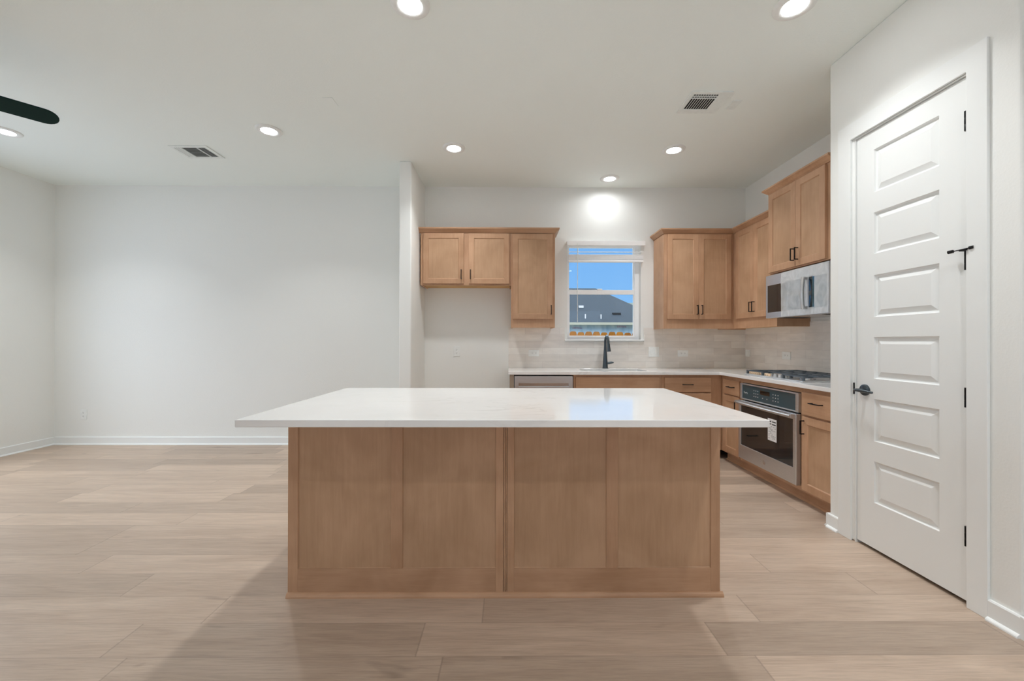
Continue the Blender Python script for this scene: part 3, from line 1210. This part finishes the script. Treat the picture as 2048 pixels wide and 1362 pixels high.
for x, y, lb in lights:
    if proto is None:
        proto = thing('ceiling_light', lb, 'ceiling light', (x, y, C - .0005), 0, G_CL)
        MB().lathe([(.0615, -.003), (.064, -.0085), (.074, -.0125), (.092, -.012), (.104, -.006), (.107, 0), (.0615, 0)], n=48, cap=False).build('trim_ring', 'plastic', proto, True)
        MB().lathe([(0, -.0060), (.0618, -.0060), (.0618, -.0015), (0, -.0015)], n=48).build('diffuser', 'lamp', proto)
        ld = bpy.data.lights.new('lamp', 'AREA')
        ld.shape = 'DISK'
        ld.size = .118
        ld.energy = LAMP_WATTS
        ld.spread = R(112)
        ld.color = (.965, .985, 1.0)
        lo = bpy.data.objects.new('lamp', ld)
        COL.objects.link(lo)
        lo.parent = proto
        lo.location = (0, 0, -.0066)
    else:
        cc = copy_thing(proto, (x, y, C - .0005), 0, lb)
        if y > 4.5:      # the light over the sink sits on its own dimmer
            for ch in cc.children:
                if ch.type == 'LIGHT':
                    ch.data = ch.data.copy()
                    ch.data.energy = LAMP_WATTS * .30
                    ch.data.spread = R(160)
                elif ch.name.startswith('diffuser'):
                    ch.data = ch.data.copy()
                    ch.data.materials[0] = M['lamp_dim']

# ------------------------------------------------------------------ ceiling registers and plates
v = thing('ceiling_vent', 'white ceiling register with dark slots above the right side of the kitchen', 'vent', (1.494, 3.105, C - .0005))
MB().slab([-.155, -.124, .062, .155], [-.142, -.108, .085, .142], {(1, 1)}, -.008, 0).build('frame', 'greywhite', v, bevel=.003)
MB().box(-.126, .064, -.110, .087, -.0022, -.0004).build('duct_backing', 'dark', v)
m = MB()
for k in range(11):
    x = -.124 + k * .0186
    m.prism([(x - .004, -.0075), (x + .0045, -.0025), (x + .0055, -.0025), (x - .002, -.0075)], -.108, .085, 'y')
m.box(-.124, .062, -.064, -.056, -.0078, -.0025).box(-.124, .062, -.088, -.082, -.0078, -.0025)
m.build('louvre', 'greywhite', v)

v = thing('ceiling_vent', 'white three-way ceiling register above the living area at left', 'vent', (-3.036, 3.972, C - .0005))
MB().slab([-.180, -.148, .142, .180], [-.131, -.097, .097, .131], {(1, 1)}, -.008, 0).build('frame', 'greywhite', v, bevel=.003)
MB().box(-.150, .144, -.099, .099, -.0022, -.0004).build('duct_backing', 'dark', v)
m = MB()
for k in range(3):
    x = -.135 + k * .018
    m.box(x - .007, x + .007, -.097, .097, -.0076, -.0066)
m.box(-.088, -.080, -.097, .097, -.008, -.0025).box(.060, .068, -.097, .097, -.008, -.0025)
for k in range(16):
    y = -.092 + k * .0125
    m.prism([(y - .005, -.0075), (y + .004, -.0028), (y + .005, -.0028), (y - .003, -.0075)], -.080, .060, 'x')
for k in range(4):
    x = .078 + k * .018
    m.prism([(x + .003, -.0075), (x - .0015, -.0025), (x - .003, -.0025), (x + .0005, -.0075)], -.097, .097, 'y')
m.build('louvre', 'greywhite', v)

t = MB().box(1.705, 1.775, 3.075, 3.190, C - .006, C - .0005).build('ceiling_plate', 'greywhite', bevel=.002)
tag(t, 'small blank white cover plate on the ceiling just right of the right vent', 'cover plate', 'blank ceiling cover plates')
t = MB().box(-1.413, -1.338, 3.072, 3.185, C - .004, C - .0005).build('ceiling_plate', 'ceil', bevel=.002)
tag(t, 'faint blank cover plate on the ceiling between the left lights', 'cover plate', 'blank ceiling cover plates')

# ------------------------------------------------------------------ ceiling fan (one blade reaches into the picture)
FX, FY = -3.415, 2.245
fan = thing('ceiling_fan', 'dark ceiling fan with one rounded blade reaching in at the left edge', 'ceiling fan', (FX, FY, C - .0005))
MB().lathe([(0, 0), (.07, 0), (.065, -.03), (.03, -.05), (0, -.05)]).build('canopy', 'fan', fan, True)
MB().lathe([(0, -.04), (.014, -.04), (.014, -.26), (0, -.26)], n=16).build('downrod', 'fan', fan, True)
MB().lathe([(0, -.25), (.05, -.25), (.12, -.275), (.13, -.33), (.12, -.375), (.07, -.40), (0, -.41)]).build('motor', 'fan', fan, True)
for k in range(5):
    ang = R(50.3 + 72 * k)
    pit = R(-19)
    m = MB()
    # blade outline in local (u along, w across)
    L0, L1, hw = .17, .637, .068
    out = [(L0, -.045), (L0 + .12, -hw), (L1 - hw, -hw)]
    for q in range(1, 12):
        a = -PI / 2 + PI * q / 12
        out.append((L1 - hw + hw * math.cos(a), hw * math.sin(a)))
    out += [(L1 - hw, hw), (L0 + .12, hw), (L0, .045)]
    T = []
    for zz in (-.004, .004):
        ring = []
        for u_, w_ in out:
            p3 = Vector((u_, w_ * math.cos(pit), w_ * math.sin(pit) + zz - .367))
            ring.append(m.bm.verts.new((p3.x * math.cos(ang) - p3.y * math.sin(ang), p3.x * math.sin(ang) + p3.y * math.cos(ang), p3.z)))
        T.append(ring)
    m.bm.faces.new(T[0][::-1])
    m.bm.faces.new(T[1])
    for i in range(len(out)):
        j = (i + 1) % len(out)
        m.bm.faces.new((T[0][i], T[0][j], T[1][j], T[1][i]))
    b = m.build('blade', 'fan', fan, bevel=.002)
    m = MB()
    m.tube([(.08 * math.cos(ang), .08 * math.sin(ang), -.36), (.22 * math.cos(ang), .22 * math.sin(ang), -.362)], .016, 8, .4)
    m.build('blade_bracket', 'fan', b)

# ------------------------------------------------------------------ pantry door
t3 = struct(MB().slab([1.783, 1.867, 2.505, 2.600], [0, 2.482, 2.585], {(1, 0)}, PX - .014, PX - .0002, 'x').build('trim_door_casing', 'trim', bevel=.002))
struct(MB().slab([DY0 + .0005, DY0 + .0065, DY1 - .0065, DY1 - .0005], [0, DZ - .008, DZ - .001], {(1, 0)}, PX + .0005, PX + .115, 'x').build('trim_door_jamb', 'trim'))
dr = bpy.data.objects.new('door_1', None)
COL.objects.link(dr)
dr.location = (PX + .008, 2.480, .014)
dr.rotation_euler = (0, 0, RZ)
struct(dr)
lw, lh = 2.480 - 1.876, 2.456
panels = [(.114, .476, z0 - .014, z1 - .014) for z0, z1 in ((.287, .529), (.647, .894), (1.013, 1.258), (1.375, 1.621), (1.746, 1.988), (2.106, 2.358))]
zs = [.006]
for pz in panels:
    zs += [pz[2], pz[3]]
zs.append(lh)
m = MB().slab([0, .114, .476, lw], zs, {(1, 1 + 2 * k) for k in range(6)}, 0, .035, 'y')
for x0, x1, z0, z1 in panels:
    steps = [(0, .0005), (.004, .010), (.012, .0130), (.016, .0120), (.042, .0030)]
    rings = []
    for ins, dep in steps:
        rings.append([m.bm.verts.new((xx, dep, zz)) for xx, zz in ((x0 + ins, z0 + ins), (x1 - ins, z0 + ins), (x1 - ins, z1 - ins), (x0 + ins, z1 - ins))])
    for a, b in zip(rings, rings[1:]):
        for i in range(4):
            j = (i + 1) % 4
            m.bm.faces.new((a[i], a[j], b[j], b[i]))
    m.bm.faces.new(rings[-1])
    m.poly([(x0, .034, z0), (x1, .034, z0), (x1, .034, z1), (x0, .034, z1)])
m.build('door_leaf', 'trim', dr)
for k, z in enumerate((.325, .970, 1.611, 2.260)):
    h = MB().lathe([(0, -.046), (.0075, -.046), (.0075, -.016), (.0068, -.015), (.0075, -.014), (.0075, .014), (.0068, .015), (.0075, .016), (.0075, .046), (0, .046)],
                   (lw + .001, -.010, z - .014), 14)
    h.box(lw - .008, lw + .009, -.004, .001, z - .060, z + .031)
    hg = h.build('hinge', 'black', dr, True)
    if k == 2:
        zz = z - .014 + .048
        st_ = MB().tube([(lw - .040, -.030, zz), (lw + .028, -.022, zz + .003)], .0025, 8)
        st_.build('stop_rod', 'black', hg, True)
        MB().tube([(lw - .056, -.034, zz - .001), (lw - .038, -.030, zz)], .008, 12).build('stop_pad', 'black', hg, True)
        MB().tube([(lw + .024, -.023, zz + .003), (lw + .040, -.020, zz + .004)], .0075, 12).build('stop_pad', 'black', hg, True)
        MB().box(lw - .014, lw + .016, -.030, -.004, zz - .006, zz + .002).build('stop_bracket', 'black', hg)
hx, hz = .056, .926
hd = MB().lathe([(0, -.012), (.028, -.012), (.033, -.008), (.034, 0), (0, 0)], (hx, 0, hz), 32, 'y').build('door_handle', 'bronze', dr, True)
MB().tube([(hx, -.010, hz), (hx, -.052, hz)], .010, 14).build('spindle', 'bronze', hd, True)
MB().tube([(hx - .008, -.056, hz), (hx + .02, -.057, hz), (hx + .07, -.058, hz - .001), (hx + .108, -.057, hz - .003)], [.0095, .0105, .0095, .0075], 14, .9).build('lever', 'bronze', hd, True)
MB().box(-.011, -.0085, -.016, .016, hz - .032, hz + .038).build('strike_plate', 'black', dr)

# ------------------------------------------------------------------ outside: fence, neighbour's house
struct(MB().box(-40, 60, D + .16, 80, -.55, -.45).build('ground', 'ground'))
fe = thing('wooden_fence', 'orange-brown dog-ear picket fence seen through the kitchen window', 'fence', (0, 7.3, -.45))
pw = .1405
for k in range(-4, 14):
    x = 1.089 - .004 + k * pw
    h = 1.862 - (.012 if k % 3 == 1 else 0) - .0016 * k
    a = .003
    wv = pw - 2 * a
    ear = .055
    m = MB().prism([(x + a, 0), (x + a + wv, 0), (x + a + wv, h - ear), (x + a + wv - .018, h - .010), (x + a + wv - .036, h),
                    (x + a + .036, h), (x + a + .018, h - .010), (x + a, h - ear)], 0, .018, 'y')
    m.build('picket', 'cedar', fe)
MB().box(.3, 3.2, .018, .056, .30, .39).build('rail', 'cedar', fe)
MB().box(.3, 3.2, .018, .056, 1.45, 1.54).build('rail', 'cedar', fe)

hs = thing('neighbour_house', 'blue-wrapped unfinished house with dark shingle roof beyond the fence', 'house', (0, 24.4, -.45))
MB().box(-8, 9.2, 0, 7.2, 0, 2.80).build('wrapped_wall', 'wrap', hs)
ze = 2.80
ezy, rgy = -.4, 3.6
zr = 5.36
# hip roof
m = MB()
v = [m.bm.verts.new(q) for q in ((-9, ezy, ze), (9.67, ezy, ze), (9.67, 7.6, ze), (-9, 7.6, ze), (-5, rgy, zr), (5.97, rgy, zr))]
for fidx in ((0, 1, 5, 4), (1, 2, 5), (2, 3, 4, 5), (3, 0, 4), (0, 3, 2, 1)):
    m.bm.faces.new([v[i] for i in fidx])
m.build('roof', 'shingle', hs)
MB().box(-9, 9.67, ezy - .03, ezy, ze - .13, ze + .02).build('fascia', 'soffit', hs)


def roof_z(yl):
    return ze + (yl - ezy) * (zr - ze) / (rgy - ezy)


for x, y in ((4.60, .05), (5.54, .02)):
    MB().lathe([(0, roof_z(y) - .05), (.038, roof_z(y) - .05), (.038, roof_z(y) + .25), (0, roof_z(y) + .25)], (x, y, 0), 12).build('vent_pipe', 'pipe', hs)
MB().box(4.40, 4.70, 1.15, 1.4, roof_z(1.2) - .02, roof_z(1.2) + .13).build('roof_vent', 'pipe', hs)
MB().box(6.35, 6.85, .40, .70, roof_z(.4) - .02, roof_z(.4) + .14).build('roof_vent', 'black', hs)


def text(body, size, loc, rot, mat, parent, name):
    cu = bpy.data.curves.new(name, 'FONT')
    cu.body = body
    cu.size = size
    cu.extrude = .003
    tmp = bpy.data.objects.new(name, cu)
    COL.objects.link(tmp)
    dg = bpy.context.evaluated_depsgraph_get()
    me = bpy.data.meshes.new_from_object(tmp.evaluated_get(dg))
    bpy.data.objects.remove(tmp)
    me.materials.clear()
    me.materials.append(M[mat])
    o = bpy.data.objects.new(name, me)
    COL.objects.link(o)
    o.location = loc
    o.rotation_euler = rot
    o.parent = parent
    return o


for x, z in ((3.82, 2.44), (6.50, 2.53)):
    text('DRYline', .165, (x, -.006, z), (R(90), 0, 0), 'redink', hs, 'wrap_print')

h2 = thing('distant_house', 'grey-green roof of a farther house right of the big shingle roof', 'house', (0, 40, -.45))
MB().box(9, 24, 0, 8, 0, 3.0).build('wall', 'wrap', h2)
m = MB()
v = [m.bm.verts.new(q) for q in ((8.5, -.5, 3.0), (25, -.5, 3.0), (25, 8.5, 3.0), (8.5, 8.5, 3.0), (10.6, 4, 5.9), (21, 4, 5.9))]
for fidx in ((0, 1, 5, 4), (1, 2, 5), (2, 3, 4, 5), (3, 0, 4), (0, 3, 2, 1)):
    m.bm.faces.new([v[i] for i in fidx])
m.build('roof', 'shingle_far', h2)
